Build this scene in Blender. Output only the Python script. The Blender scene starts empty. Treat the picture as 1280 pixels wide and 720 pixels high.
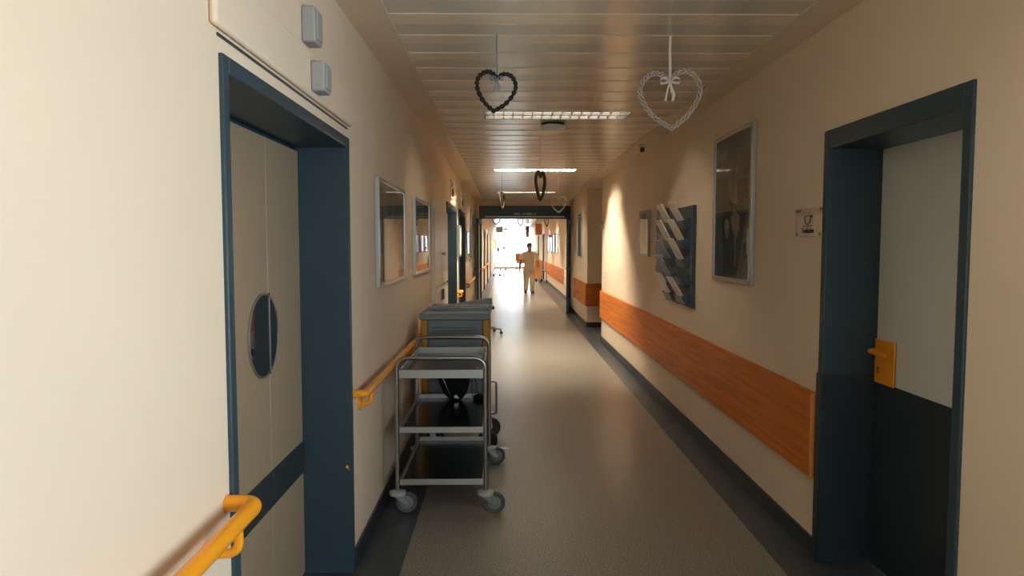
import bpy, bmesh, math, random
from mathutils import Vector, Matrix
random.seed(7)
SC = bpy.context.scene
COL = SC.collection
PI = math.pi
R = math.radians

# ------------------------------------------------------------------ dimensions
XL, XR = -0.75, 1.58          # wall faces of the near corridor
XR2 = 1.76                    # right wall beyond the fire door
CEIL = 2.68
TOP = 3.05
Y0, Y1 = -3.2, 47.0
NICHE0, NICHE1, NX = 11.42, 13.45, 2.9
PORTAL = 17.0

# ------------------------------------------------------------------ mesh helper
class MB:
    def __init__(s):
        s.v, s.f, s.m, s.mi = [], [], [], 0
    def add(s, vs, fs):
        n = len(s.v)
        s.v += [tuple(v) for v in vs]
        for f in fs:
            s.f.append([i + n for i in f]); s.m.append(s.mi)
        return s
    def box(s, x0, x1, y0, y1, z0, z1):
        vs = [(x0,y0,z0),(x1,y0,z0),(x1,y1,z0),(x0,y1,z0),(x0,y0,z1),(x1,y0,z1),(x1,y1,z1),(x0,y1,z1)]
        return s.add(vs, [(0,3,2,1),(4,5,6,7),(0,1,5,4),(1,2,6,5),(2,3,7,6),(3,0,4,7)])
    def tube(s, path, r, n=10, closed=False, caps=True, phase=0.0):
        P = [Vector(p) for p in path]; N = len(P)
        rr = r if isinstance(r, (list, tuple)) else [r] * N
        T = []
        for i in range(N):
            if closed: t = P[(i+1) % N] - P[i-1]
            else: t = P[min(i+1, N-1)] - P[max(i-1, 0)]
            T.append(t.normalized())
        a = Vector((0,0,1)) if abs(T[0].z) < .9 else Vector((1,0,0))
        u = T[0].cross(a).normalized(); vs = []
        for i in range(N):
            u = (u - T[i] * u.dot(T[i])).normalized(); w = T[i].cross(u)
            for k in range(n):
                q = 2*PI*k/n + phase
                vs.append(P[i] + (u*math.cos(q) + w*math.sin(q)) * rr[i])
        fs = []
        for i in range(N if closed else N-1):
            j = (i+1) % N
            for k in range(n):
                l = (k+1) % n
                fs.append((i*n+k, i*n+l, j*n+l, j*n+k))
        if caps and not closed:
            fs.append(tuple(range(n-1, -1, -1))); fs.append(tuple((N-1)*n + k for k in range(n)))
        return s.add(vs, fs)
    def lathe(s, prof, c=(0,0,0), axis='z', n=24):
        vs = []
        for (r, h) in prof:
            for k in range(n):
                q = 2*PI*k/n; a, b = r*math.cos(q), r*math.sin(q)
                p = {'z': (a,b,h), 'y': (a,h,b), 'x': (h,a,b)}[axis]
                vs.append((c[0]+p[0], c[1]+p[1], c[2]+p[2]))
        fs = []
        for i in range(len(prof)-1):
            for k in range(n):
                l = (k+1) % n
                fs.append((i*n+k, i*n+l, (i+1)*n+l, (i+1)*n+k))
        fs.append(tuple(range(n-1, -1, -1))); fs.append(tuple((len(prof)-1)*n + k for k in range(n)))
        return s.add(vs, fs)
    def prism(s, poly, axis, a, b):
        def mk(p, h):
            return {'x': (h,p[0],p[1]), 'y': (p[0],h,p[1]), 'z': (p[0],p[1],h)}[axis]
        n = len(poly); vs = [mk(p, a) for p in poly] + [mk(p, b) for p in poly]
        fs = [tuple(range(n-1,-1,-1)), tuple(range(n,2*n))] + [(i,(i+1)%n,n+(i+1)%n,n+i) for i in range(n)]
        return s.add(vs, fs)
    def band(s, path, wdir, width, th=.0012):
        """thin ribbon swept along a path"""
        P = [Vector(p) for p in path]; w = Vector(wdir).normalized(); vs = []; fs = []
        for i, p in enumerate(P):
            t = (P[min(i+1,len(P)-1)] - P[max(i-1,0)]).normalized(); nn = t.cross(w).normalized()
            ww = width[i] if isinstance(width, (list, tuple)) else width
            vs += [p + w*ww/2 + nn*th/2, p - w*ww/2 + nn*th/2, p - w*ww/2 - nn*th/2, p + w*ww/2 - nn*th/2]
        for i in range(len(P)-1):
            for k in range(4):
                fs.append((i*4+k, i*4+(k+1)%4, i*4+4+(k+1)%4, i*4+4+k))
        fs.append((3,2,1,0)); e = 4*(len(P)-1); fs.append((e,e+1,e+2,e+3))
        return s.add(vs, fs)
    def loft(s, rings, caps=True):
        n = len(rings[0]); vs = [p for r in rings for p in r]; fs = []
        for i in range(len(rings)-1):
            for k in range(n):
                l = (k+1) % n
                fs.append((i*n+k, i*n+l, (i+1)*n+l, (i+1)*n+k))
        if caps:
            fs.append(tuple(range(n-1,-1,-1))); fs.append(tuple((len(rings)-1)*n+k for k in range(n)))
        return s.add(vs, fs)

def link(name, mb, mats, parent=None, bevel=0, smooth=True, angle=35, label=None, seg=2):
    me = bpy.data.meshes.new(name); me.from_pydata(mb.v, [], mb.f)
    bm = bmesh.new(); bm.from_mesh(me); bmesh.ops.recalc_face_normals(bm, faces=bm.faces); bm.to_mesh(me); bm.free()
    if not isinstance(mats, (list, tuple)): mats = [mats]
    for m in mats: me.materials.append(m)
    me.polygons.foreach_set('material_index', mb.m)
    if smooth:
        me.polygons.foreach_set('use_smooth', [True]*len(me.polygons)); me.set_sharp_from_angle(angle=R(angle))
    me.update()
    o = bpy.data.objects.new(name, me); COL.objects.link(o)
    if parent: o.parent = parent
    if bevel:
        b = o.modifiers.new('Bevel', 'BEVEL'); b.width = bevel; b.segments = seg; b.limit_method = 'ANGLE'; b.angle_limit = R(40)
    if label: o['label'] = label
    return o
def tag(o, label, cat=None, group=None, kind=None):
    o['label'] = label
    if cat: o['category'] = cat
    if group: o['group'] = group
    if kind: o['kind'] = kind
    return o
def thing(name, label, cat, loc=(0,0,0), rz=0, group=None, kind=None):
    o = bpy.data.objects.new(name, None); COL.objects.link(o); o.empty_display_size = .1
    o.location = loc; o.rotation_euler = (0,0,rz)
    return tag(o, label, cat, group, kind)
def dup(root, loc, label, rz=None, group=None):
    r = root.copy(); COL.objects.link(r); r.location = loc
    if rz is not None: r.rotation_euler = (0,0,rz)
    r['label'] = label
    if group: r['group'] = group
    for ch in list(root.children):
        c = ch.copy(); COL.objects.link(c); c.parent = r
        for g in list(ch.children):
            d = g.copy(); COL.objects.link(d); d.parent = c
    return r
def fillet(pts, r, n=6):
    P = [Vector(p) for p in pts]; out = [P[0]]
    for i in range(1, len(P)-1):
        a = (P[i-1]-P[i]); b = (P[i+1]-P[i]); q = min(r, a.length*.49, b.length*.49)
        p0 = P[i] + a.normalized()*q; p1 = P[i] + b.normalized()*q
        for k in range(n+1):
            t = k/n; out.append(p0*(1-t)**2 + P[i]*2*t*(1-t) + p1*t*t)
    return out + [P[-1]]
def catmull(pts, n=8):
    P = [Vector(p) for p in pts]; out = []
    for i in range(len(P)-1):
        p0 = P[i-1] if i else P[0]*2-P[1]; p1, p2 = P[i], P[i+1]; p3 = P[i+2] if i+2 < len(P) else P[-1]*2-P[-2]
        for k in range(n):
            t = k/n
            out.append(.5*((2*p1)+(p2-p0)*t+(2*p0-5*p1+4*p2-p3)*t*t+(3*p1-p0-3*p2+p3)*t**3))
    return out + [P[-1]]
def text_mesh(name, body, size, m, parent, matrix, depth=.001, bold=0.0):
    cu = bpy.data.curves.new(name, 'FONT'); cu.body = body; cu.size = size; cu.extrude = depth
    cu.align_x = 'CENTER'; cu.align_y = 'CENTER'; cu.offset = bold
    t = bpy.data.objects.new(name+'_c', cu); COL.objects.link(t)
    dg = bpy.context.evaluated_depsgraph_get(); dg.update()
    me = bpy.data.meshes.new_from_object(t.evaluated_get(dg)); me.transform(matrix)
    bpy.data.objects.remove(t); bpy.data.curves.remove(cu)
    me.materials.clear(); me.materials.append(m); me.name = name
    o = bpy.data.objects.new(name, me); COL.objects.link(o); o.parent = parent
    return o

# ------------------------------------------------------------------ materials
def mat(name, col, rough=.5, metal=0.0, spec=.5, coat=0.0, var=0.0, vscale=8, bump=0.0, bscale=200, stretch=(1,1,1), col2=None, coat_rough=.1):
    m = bpy.data.materials.new(name); m.use_nodes = True
    nt = m.node_tree; b = nt.nodes['Principled BSDF']
    b.inputs['Base Color'].default_value = (*col, 1); b.inputs['Roughness'].default_value = rough
    b.inputs['Metallic'].default_value = metal; b.inputs['Specular IOR Level'].default_value = spec
    b.inputs['Coat Weight'].default_value = coat; b.inputs['Coat Roughness'].default_value = coat_rough
    tc = nt.nodes.new('ShaderNodeTexCoord'); mp = nt.nodes.new('ShaderNodeMapping')
    mp.inputs['Scale'].default_value = stretch; nt.links.new(tc.outputs['Object'], mp.inputs['Vector'])
    if var or col2:
        n = nt.nodes.new('ShaderNodeTexNoise'); n.inputs['Scale'].default_value = vscale; n.inputs['Detail'].default_value = 6
        nt.links.new(mp.outputs[0], n.inputs['Vector'])
        mx = nt.nodes.new('ShaderNodeMix'); mx.data_type = 'RGBA'
        c2 = col2 if col2 else tuple(c*(1-var) for c in col)
        mx.inputs[6].default_value = (*col, 1); mx.inputs[7].default_value = (*c2, 1)
        rp = nt.nodes.new('ShaderNodeMapRange'); rp.inputs[1].default_value = .35; rp.inputs[2].default_value = .65
        nt.links.new(n.outputs['Fac'], rp.inputs[0]); nt.links.new(rp.outputs[0], mx.inputs[0])
        nt.links.new(mx.outputs[2], b.inputs['Base Color'])
    if bump:
        n2 = nt.nodes.new('ShaderNodeTexNoise'); n2.inputs['Scale'].default_value = bscale; n2.inputs['Detail'].default_value = 3
        nt.links.new(mp.outputs[0], n2.inputs['Vector'])
        bp = nt.nodes.new('ShaderNodeBump'); bp.inputs['Strength'].default_value = bump; bp.inputs['Distance'].default_value = .002
        nt.links.new(n2.outputs['Fac'], bp.inputs['Height']); nt.links.new(bp.outputs[0], b.inputs['Normal'])
    return m
def glass_mat(name, tint=(1,1,1), rough=0.0, ior=1.5, extra=0.0):
    m = bpy.data.materials.new(name); m.use_nodes = True; nt = m.node_tree; nt.nodes.clear()
    o = nt.nodes.new('ShaderNodeOutputMaterial'); t = nt.nodes.new('ShaderNodeBsdfTransparent'); g = nt.nodes.new('ShaderNodeBsdfGlossy')
    t.inputs[0].default_value = (*tint, 1); g.inputs['Roughness'].default_value = rough
    f = nt.nodes.new('ShaderNodeFresnel'); f.inputs[0].default_value = ior
    x = nt.nodes.new('ShaderNodeMixShader')
    ge = nt.nodes.new('ShaderNodeNewGeometry'); ff = nt.nodes.new('ShaderNodeMath'); ff.operation = 'SUBTRACT'; ff.inputs[0].default_value = 1
    nt.links.new(ge.outputs['Backfacing'], ff.inputs[1])        # reflect once, at the front face of the pane
    ad = nt.nodes.new('ShaderNodeMath'); ad.operation = 'ADD'; ad.inputs[1].default_value = extra; ad.use_clamp = True
    nt.links.new(f.outputs[0], ad.inputs[0])
    mu = nt.nodes.new('ShaderNodeMath'); mu.operation = 'MULTIPLY'
    nt.links.new(ad.outputs[0], mu.inputs[0]); nt.links.new(ff.outputs[0], mu.inputs[1]); nt.links.new(mu.outputs[0], x.inputs[0])
    nt.links.new(t.outputs[0], x.inputs[1]); nt.links.new(g.outputs[0], x.inputs[2]); nt.links.new(x.outputs[0], o.inputs[0])
    return m
def emit_mat(name, col, s):
    m = bpy.data.materials.new(name); m.use_nodes = True; nt = m.node_tree; nt.nodes.clear()
    o = nt.nodes.new('ShaderNodeOutputMaterial'); e = nt.nodes.new('ShaderNodeEmission')
    e.inputs[0].default_value = (*col, 1); e.inputs[1].default_value = s; nt.links.new(e.outputs[0], o.inputs[0]); return m

M = {}
M['wall'] = mat('wall paint', (.82,.66,.492), .62, spec=.35, var=.04, vscale=1.3, bump=.25, bscale=260)
M['soffit'] = mat('soffit paint', (.74,.60,.43), .6, spec=.3)
M['blue'] = mat('blue grey door paint', (.030,.058,.075), .42, spec=.45, var=.12, vscale=5, bump=.08, bscale=400)
M['bluedark'] = mat('dark kick plate', (.028,.040,.050), .32, spec=.5, var=.15, vscale=4)
M['leaf'] = mat('beige door leaf', (.40,.30,.195), .42, spec=.45, var=.04, vscale=2)
M['greyleaf'] = mat('grey door leaf', (.66,.65,.60), .45, spec=.4)
M['stripe'] = mat('dark crash rail', (.03,.04,.042), .4, spec=.4)
M['wood'] = mat('bumper wood', (.70,.205,.034), .5, spec=.2, col2=(.52,.14,.022), vscale=9, stretch=(1,.12,3))
M['woodend'] = mat('bumper wood edge', (.62,.22,.06), .42, spec=.35)
M['orange'] = mat('orange handrail', (.86,.33,.012), .28, spec=.5)
M['steel'] = mat('stainless steel', (.34,.335,.31), .28, metal=1.0)
M['tray'] = mat('stainless tray', (.10,.11,.115), .2, metal=1.0)
M['rim'] = mat('brushed steel rim', (.40,.39,.36), .45, metal=.7)
M['chrome'] = mat('zinc plated steel', (.36,.36,.34), .3, metal=1.0)
M['alu'] = mat('aluminium frame', (.47,.47,.44), .35, metal=.85)
M['rubber'] = mat('grey rubber', (.17,.18,.175), .6)
M['rubberlight'] = mat('pale grey rubber', (.40,.41,.39), .55)
M['rubberdark'] = mat('dark grey tyre', (.075,.08,.08), .6)
M['black'] = mat('black rubber', (.015,.016,.018), .5)
M['cart'] = mat('grey cart panel', (.17,.20,.215), .42, spec=.45)
M['carttop'] = mat('cart top grey plastic', (.24,.265,.27), .45, spec=.4)
M['yellow'] = mat('ochre corner post', (.45,.22,.008), .4)
M['white'] = mat('white plastic', (.78,.77,.72), .4)
M['offwhite'] = mat('off white enamel', (.74,.67,.55), .4)
M['grey'] = mat('grey plastic box', (.36,.35,.33), .5)
M['wicker'] = mat('dark wicker', (.035,.024,.018), .7, var=.4, vscale=60)
M['wickerbrown'] = mat('brown wicker', (.10,.055,.03), .7, var=.3, vscale=60)
M['wickerwhite'] = mat('white wicker', (.70,.62,.58), .65, var=.2, vscale=60)
M['ribbongrey'] = mat('slate ribbon', (.17,.22,.25), .5)
M['ribbonwhite'] = mat('white ribbon', (.76,.70,.67), .5)
M['cloth'] = mat('black cloth', (.008,.008,.009), .9, spec=.15)
M['paper'] = mat('leaflet paper', (.82,.74,.62), .5, var=.12, vscale=25)
M['paperblue'] = mat('grey blue leaflet paper', (.36,.39,.40), .5, var=.3, vscale=20)
M['rack'] = mat('blue rack', (.05,.082,.11), .4, metal=.1)
M['rackgrey'] = mat('grey rack pocket', (.085,.12,.15), .4, metal=.1)
M['lampmetal'] = mat('louvre aluminium', (.06,.057,.052), .45)
M['ink'] = mat('black ink', (.02,.018,.015), .6)
M['letter'] = mat('pale lettering', (.62,.60,.46), .5)
M['acrylic'] = glass_mat('acrylic plate', (.99,.98,.96), .03, 1.49)
M['glass'] = glass_mat('picture glass', (.96,.97,.96), .0, 1.52, .03)
M['window'] = glass_mat('window glass', (.97,.98,1), .0, 1.5)
M['skin'] = mat('skin', (.42,.22,.15), .5)
M['hair'] = mat('black hair', (.012,.009,.008), .45)
M['scrub'] = mat('cream scrubs', (.80,.73,.58), .8, bump=.2, bscale=60)
M['shoe'] = mat('black shoe', (.02,.018,.018), .4)
M['sole'] = mat('white sole', (.7,.68,.62), .6)
M['linen'] = mat('white bed linen', (.8,.8,.8), .8)
M['orangewood'] = mat('orange beech panel', (.72,.28,.05), .4, var=.2, vscale=6, stretch=(1,1,.2))
M['tube_on'] = emit_mat('lit fluorescent tube', (1.0,.89,.71), 500)
M['tube_dim'] = emit_mat('weak fluorescent tube', (1.0,.88,.72), 40)
M['tube_mid'] = emit_mat('medium fluorescent tube', (1.0,.89,.71), 130)
M['tube_low'] = emit_mat('faint fluorescent tube', (1.0,.88,.72), 14)
M['tube_bright'] = emit_mat('bright fluorescent tube', (1.0,.89,.70), 440)
M['darkroom'] = mat('charcoal door', (.045,.05,.055), .35)

def floor_mat():
    m = mat('speckled linoleum', (.42,.39,.33), .26, spec=.28)
    nt = m.node_tree; b = nt.nodes['Principled BSDF']
    tc = nt.nodes.new('ShaderNodeTexCoord'); sx = nt.nodes.new('ShaderNodeSeparateXYZ'); nt.links.new(tc.outputs['Object'], sx.inputs[0])
    def cmp(op, v):
        n = nt.nodes.new('ShaderNodeMath'); n.operation = op; n.inputs[1].default_value = v; nt.links.new(sx.outputs[0], n.inputs[0]); return n
    a = cmp('LESS_THAN', -.516); c = cmp('GREATER_THAN', 1.365)
    s = nt.nodes.new('ShaderNodeMath'); s.operation = 'MAXIMUM'; nt.links.new(a.outputs[0], s.inputs[0]); nt.links.new(c.outputs[0], s.inputs[1])
    def speck(c1, c2, c3):
        n = nt.nodes.new('ShaderNodeTexNoise'); n.inputs['Scale'].default_value = 130; n.inputs['Detail'].default_value = 2
        nt.links.new(tc.outputs['Object'], n.inputs['Vector'])
        r = nt.nodes.new('ShaderNodeValToRGB'); e = r.color_ramp.elements
        e[0].position = .40; e[0].color = (*c1,1); e[1].position = .60; e[1].color = (*c3,1)
        x = r.color_ramp.elements.new(.5); x.color = (*c2,1)
        nt.links.new(n.outputs['Fac'], r.inputs[0]); return r
    f1 = speck((.15,.135,.11), (.245,.225,.185), (.34,.31,.26)); f2 = speck((.035,.042,.047), (.055,.065,.072), (.085,.095,.10))
    mx = nt.nodes.new('ShaderNodeMix'); mx.data_type = 'RGBA'
    nt.links.new(s.outputs[0], mx.inputs[0]); nt.links.new(f1.outputs[0], mx.inputs[6]); nt.links.new(f2.outputs[0], mx.inputs[7])
    nt.links.new(mx.outputs[2], b.inputs['Base Color'])
    b.inputs['Roughness'].default_value = .29
    return m
M['floor'] = floor_mat()
M['ceilwarm'] = mat('warm ceiling strip', (.84,.73,.57), .21, metal=.1, spec=.8)
M['ceilgrey'] = mat('grey ceiling strip', (.68,.63,.53), .21, metal=.1, spec=.8)

def art_mat(name, c1, c2, c3, scale=2.2, seed=0.0, dist=1.2):
    m = mat(name, c1, .6); nt = m.node_tree; b = nt.nodes['Principled BSDF']
    tc = nt.nodes.new('ShaderNodeTexCoord'); mp = nt.nodes.new('ShaderNodeMapping'); mp.inputs['Location'].default_value = (seed, seed*2.3, seed*.7)
    nt.links.new(tc.outputs['Object'], mp.inputs[0])
    n = nt.nodes.new('ShaderNodeTexNoise'); n.inputs['Scale'].default_value = scale; n.inputs['Distortion'].default_value = dist; n.inputs['Detail'].default_value = 5
    nt.links.new(mp.outputs[0], n.inputs['Vector'])
    r = nt.nodes.new('ShaderNodeValToRGB'); e = r.color_ramp.elements
    e[0].position = .32; e[0].color = (*c1,1); e[1].position = .7; e[1].color = (*c3,1); x = e.new(.5); x.color = (*c2,1)
    nt.links.new(n.outputs['Fac'], r.inputs[0]); nt.links.new(r.outputs[0], b.inputs['Base Color']); return m
M['artA'] = art_mat('grey green print', (.10,.13,.12), (.22,.24,.20), (.34,.33,.26), 2.4, 1.0)
M['artB'] = art_mat('slate print', (.07,.09,.10), (.15,.17,.16), (.30,.29,.24), 2.0, 4.0)
M['artC'] = art_mat('dark teal print', (.028,.042,.046), (.055,.07,.07), (.115,.11,.092), 2.6, 7.0)
M['artD'] = art_mat('pale print', (.30,.28,.20), (.50,.46,.34), (.62,.58,.46), 4.0, 9.0)
M['artdark'] = mat('dark navy paint patch', (.012,.022,.034), .7)
M['artpale'] = art_mat('dusky paint strokes', (.17,.14,.115), (.27,.22,.175), (.36,.31,.25), 9, 3.0)

# ------------------------------------------------------------------ room shell
def structure(name, mb, m, label, **k):
    return tag(link(name, mb, m, **k), label, name.split('_')[0], kind='structure')

structure('floor', MB().box(-1.3, 3.2, Y0-.3, Y1+.3, -.2, 0), M['floor'], 'speckled beige linoleum corridor floor with dark grey borders', smooth=False)

def wall_x(mb, x0, x1, ya, yb, holes, top=TOP):
    """wall slab between x0..x1 along y with rectangular holes (y0,y1,z0,z1)"""
    holes = sorted(holes); y = ya
    for (a, b, z0, z1) in holes:
        if a > y: mb.box(x0, x1, y, a, 0, top)
        if z0 > 0: mb.box(x0, x1, a, b, 0, z0)
        mb.box(x0, x1, a, b, z1, top); y = b
    if y < yb: mb.box(x0, x1, y, yb, 0, top)
D1 = (1.87, 3.322, 0, 2.09)       # near left door
DA = (8.88, 10.55, 0, 2.12)       # two doors further on
DB = (11.13, 12.75, 0, 2.14)
FAR_L = [(20.2, 21.4, 0, 2.1), (23.6, 24.8, 0, 2.1), (28.0, 29.2, 0, 2.1), (33.5, 34.7, 0, 2.1)]
w = MB(); wall_x(w, XL-.34, XL, Y0, Y1, [D1, DA, DB] + FAR_L)
structure('wall_left', w, M['wall'], 'cream painted left corridor wall with deep door openings', smooth=False)
D2 = (2.40, 3.405, 0, 2.115)      # right door
WIN = (-1.1, 1.95, .97, 2.08)     # unseen side window, added to throw daylight on the near left wall
w = MB(); wall_x(w, XR, XR+.34, Y0, NICHE0, [D2, WIN])
w.box(XR, NX, NICHE1, PORTAL+.06, 0, TOP)          # block beyond the niche
w.box(NX, NX+.2, NICHE0-.3, NICHE1+.2, 0, TOP); w.box(XR+.34, NX+.2, NICHE0-.2, NICHE0, 0, TOP)
structure('wall_right', w, M['wall'], 'cream painted right corridor wall broken by a side niche', smooth=False)
w = MB(); wall_x(w, XR2, XR2+.34, PORTAL+.06, Y1, [(31.6, 32.8, 0, 2.1), (36.4, 37.6, 0, 2.1)])
structure('wall_right_far', w, M['wall'], 'cream right wall of the bright corridor beyond the fire doors', smooth=False)
w = MB(); w.box(XL-.34, -.1, Y0-.2, Y0, 0, TOP); w.box(1.43, XR+.34, Y0-.2, Y0, 0, TOP); w.box(-.1, 1.43, Y0-.2, Y0, 2.35, TOP); w.box(-.1, 1.43, Y0-.2, Y0, 0, .95)
structure('wall_back', w, M['wall'], 'cream wall around the added window behind the viewpoint', smooth=False)
w = MB(); w.box(XL, XR, PORTAL, PORTAL+.14, 2.54, TOP); w.box(XL, -.66, PORTAL, PORTAL+.14, 0, 2.54)
structure('wall_portal', w, M['wall'], 'cream wall strip above and beside the dark fire door frame', smooth=False)
w = MB(); w.box(XL-.34, XR2+.34, Y1, Y1+.2, 2.68, TOP); w.box(XL-.34, XR2+.34, Y1, Y1+.2, 0, .08)
structure('wall_end', w, M['wall'], 'cream lintel and sill around the end window', smooth=False)

# lamps: recessed louvre lights (y0,y1)
LAMPX = (-.18, 1.04)
LAMPS = [(1.46, 1.81), (5.74, 6.09), (10.03, 10.38), (14.31, 14.66)] + [(19.2+4.3*i, 19.55+4.3*i) for i in range(6)]
c = MB(); P2 = .1665; y = Y0; k = 0
cx0, cx1 = -.55, 1.385
yy = 3.67 - P2*math.ceil((3.67-Y0)/P2)
prev = None
while yy < Y1:
    a, b = max(yy, Y0), min(yy+P2, Y1)
    idx = round((yy-3.67)/P2); warm = idx % 2 == 0
    z = CEIL if warm else CEIL + .004
    c.mi = 0 if warm else 1
    # split strip where it crosses a lamp
    cuts = [(a, b, cx0, cx1)]
    for (l0, l1) in LAMPS:
        if l0 < b and l1 > a:
            new = []
            for (p, q, x0, x1) in cuts:
                if l0 > p: new.append((p, min(l0,q), x0, x1))
                if l1 < q: new.append((max(l1,p), q, x0, x1))
                m0, m1 = max(p,l0), min(q,l1)
                if m1 > m0: new += [(m0, m1, x0, LAMPX[0]), (m0, m1, LAMPX[1], x1)]
            cuts = new
    e = .006
    for (p, q, x0, x1) in cuts:
        if warm:      # raised strip with rounded-off long edges
            prof = [(p, z+.004), (p+.004, z+.0012), (p+.012, z), (q-.012, z), (q-.004, z+.0012), (q, z+.004)]
            n = len(prof)
            c.add([(x0, u, v) for u, v in prof] + [(x1, u, v) for u, v in prof], [(i, i+1, n+i+1, n+i) for i in range(n-1)])
        else:
            c.add([(x0,p,z),(x1,p,z),(x1,q,z),(x0,q,z)], [(0,1,2,3)])
    yy += P2
structure('ceiling', c, [M['ceilwarm'], M['ceilgrey']], 'metal strip ceiling with alternating warm and grey cross strips', smooth=False)
s = MB()
s.box(XL-.1, cx0, Y0, PORTAL, CEIL-.004, CEIL+.08); s.box(cx1, XR+.1, Y0, NICHE0, CEIL-.004, CEIL+.08)
s.box(cx1, NX, NICHE0, NICHE1, CEIL-.004, CEIL+.08); s.box(cx1, XR+.1, NICHE1, PORTAL, CEIL-.004, CEIL+.08)
s.box(XL-.1, cx0, PORTAL, Y1, CEIL-.004, CEIL+.08); s.box(cx1, XR2+.1, PORTAL, Y1, CEIL-.004, CEIL+.08)
structure('trim_1', s, M['soffit'], 'smooth cream margin between the strip ceiling and the walls', smooth=False)
structure('ceiling_slab', MB().box(-1.3, 3.3, Y0-.3, Y1+.3, TOP-.06, TOP+.1), M['soffit'], 'slab above the strip ceiling', smooth=False)

# skirting
def skirt(mb, x, ya, yb, sgn):
    mb.box(min(x, x+sgn*.012), max(x, x+sgn*.012), ya, yb, 0, .1)
b = MB()
for a, q in ((Y0,1.82),(3.375,8.83),(10.6,11.08),(12.8,PORTAL),(PORTAL+.2,20.15),(21.45,23.55),(24.85,27.95),(29.25,33.45),(34.75,Y1)): skirt(b, XL, a, q, 1)
structure('baseboard_left', b, M['bluedark'], 'dark blue grey skirting along the left wall', smooth=False)
b = MB()
for a, q in ((Y0,2.345),(3.46,NICHE0),(NICHE1,PORTAL)): skirt(b, XR, a, q, -1)
b.box(XR, NX, NICHE1-.012, NICHE1, 0, .1); b.box(XR-.012, XR+.34, NICHE0, NICHE0+.012, 0, .1)
structure('baseboard_right', b, M['bluedark'], 'dark blue grey skirting along the right wall and niche', smooth=False)
b = MB()
for a, q in ((PORTAL+.2,31.55),(32.85,36.35),(37.65,Y1)): skirt(b, XR2, a, q, -1)
structure('baseboard_right_far', b, M['bluedark'], 'grey skirting on the right beyond the fire doors', smooth=False)

# ------------------------------------------------------------------ windows
def window(n, label, x0, x1, y0, y1, z0, z1, normal, vb, hb, m):
    fr = MB(); gl = MB(); t = .06
    if normal == 'y':
        yc = (y0+y1)/2
        for x in [x0 + t/2] + [x0 + (x1-x0)*i/vb for i in range(1, vb)] + [x1 - t/2]: fr.box(x-t/2, x+t/2, yc-.03, yc+.03, z0, z1)
        for z in [z0 + t/2] + hb + [z1 - t/2]: fr.box(x0, x1, yc-.028, yc+.028, z-t/2, z+t/2)
        gl.box(x0+.01, x1-.01, yc-.004, yc+.004, z0+.01, z1-.01)
    else:
        xc = (x0+x1)/2
        for q in [y0 + t/2] + [y0 + (y1-y0)*i/vb for i in range(1, vb)] + [y1 - t/2]: fr.box(xc-.03, xc+.03, q-t/2, q+t/2, z0, z1)
        for z in [z0 + t/2] + hb + [z1 - t/2]: fr.box(xc-.028, xc+.028, y0, y1, z-t/2, z+t/2)
        gl.box(xc-.004, xc+.004, y0+.01, y1-.01, z0+.01, z1-.01)
    o = structure('window_%d' % n, fr, m, label, smooth=False)
    link('pane', gl, M['window'], o, smooth=False); return o
window(1, 'tall bright glazed window closing the far end of the corridor', XL, XR2, Y1+.03, Y1+.09, .08, 2.68, 'y', 3, [1.0], M['alu'])
window(2, 'wide side window added in the right wall behind the viewpoint for daylight', XR+.2, XR+.26, WIN[0], WIN[1], WIN[2], WIN[3], 'x', 3, [], M['alu'])
window(3, 'window added in the end wall behind the viewpoint for more daylight', -.1, 1.43, Y0-.13, Y0-.07, .95, 2.35, 'y', 2, [], M['alu'])  # unseen window, added to send more light up the corridor from behind

# ------------------------------------------------------------------ door_1 (near left, oval window)
XD = -.976
f = MB(); yA, yB, zT = D1[0], D1[1], D1[3]
f.box(XD-.02, XL+.012, yA-.012, yA+.030, 0, zT+.012); f.box(XD-.02, XL+.012, yB-.012, yB+.012, 0, zT+.012)   # jambs
f.box(XD-.02, XL+.012, yA+.030, yB-.012, zT-.035, zT+.012)
f.box(XD-.10, XD-.02, yA-.012, yA+.05, 0, zT); f.box(XD-.10, XD-.02, yB-.02, yB+.012, 0, zT); f.box(XD-.10, XD-.02, yA, yB, zT-.05, zT)
door1 = structure('door_1', f, M['blue'], 'near left doorway with dark blue frame and beige folding leaves', bevel=.004)
seam = 2.862; zc, rc = 1.235, .168; yc = 2.793
def leaf_with_halfmoon(name, y0, y1, inner):
    lf = MB(); lf.box(XD-.045, XD, y0, y1, .012, zT-.052)
    o = link(name, lf, M['leaf'], door1, bevel=.003)
    st = MB(); st.box(XD, XD+.006, y0+.002, y1-.002, .51, .66); link('crash_rail', st, M['stripe'], o, bevel=.002)
    # slice of the round plate lying on this leaf
    pts = []; n = 48
    for i in range(n):
        q = 2*PI*i/n; pts.append((yc + rc*math.cos(q), zc + rc*math.sin(q)))
    cl = [(min(max(p[0], y0+.002), y1-.002), p[1]) for p in pts]
    res = [cl[0]]
    for p in cl[1:]:
        if (p[0]-res[-1][0])**2 + (p[1]-res[-1][1])**2 > 1e-8: res.append(p)
    g = MB(); g.prism(res, 'x', XD, XD+.005); link('round_glass', g, M['ovalglass'], o, smooth=False)
    rim = MB(); arc = [(XD+.004, yc + rc*math.cos(2*PI*i/64), zc + rc*math.sin(2*PI*i/64)) for i in range(64)]
    keep = [p for p in arc if y0 <= p[1] <= y1]
    # rotate so the arc is continuous
    if inner: keep = [p for p in arc[16:] + arc[:16] if p[1] <= y1]
    else:
        keep = [p for p in arc[32:] + arc[:32] if p[1] >= y0]
    rim.tube(keep, .005, 6); link('glass_rim', rim, M['alu'], o)
    return o
M['ovalglass'] = mat('dark wired glass', (.02,.022,.022), .06, spec=.8)
leaf_with_halfmoon('door_leaf', yA+.047, seam-.002, True)
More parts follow.
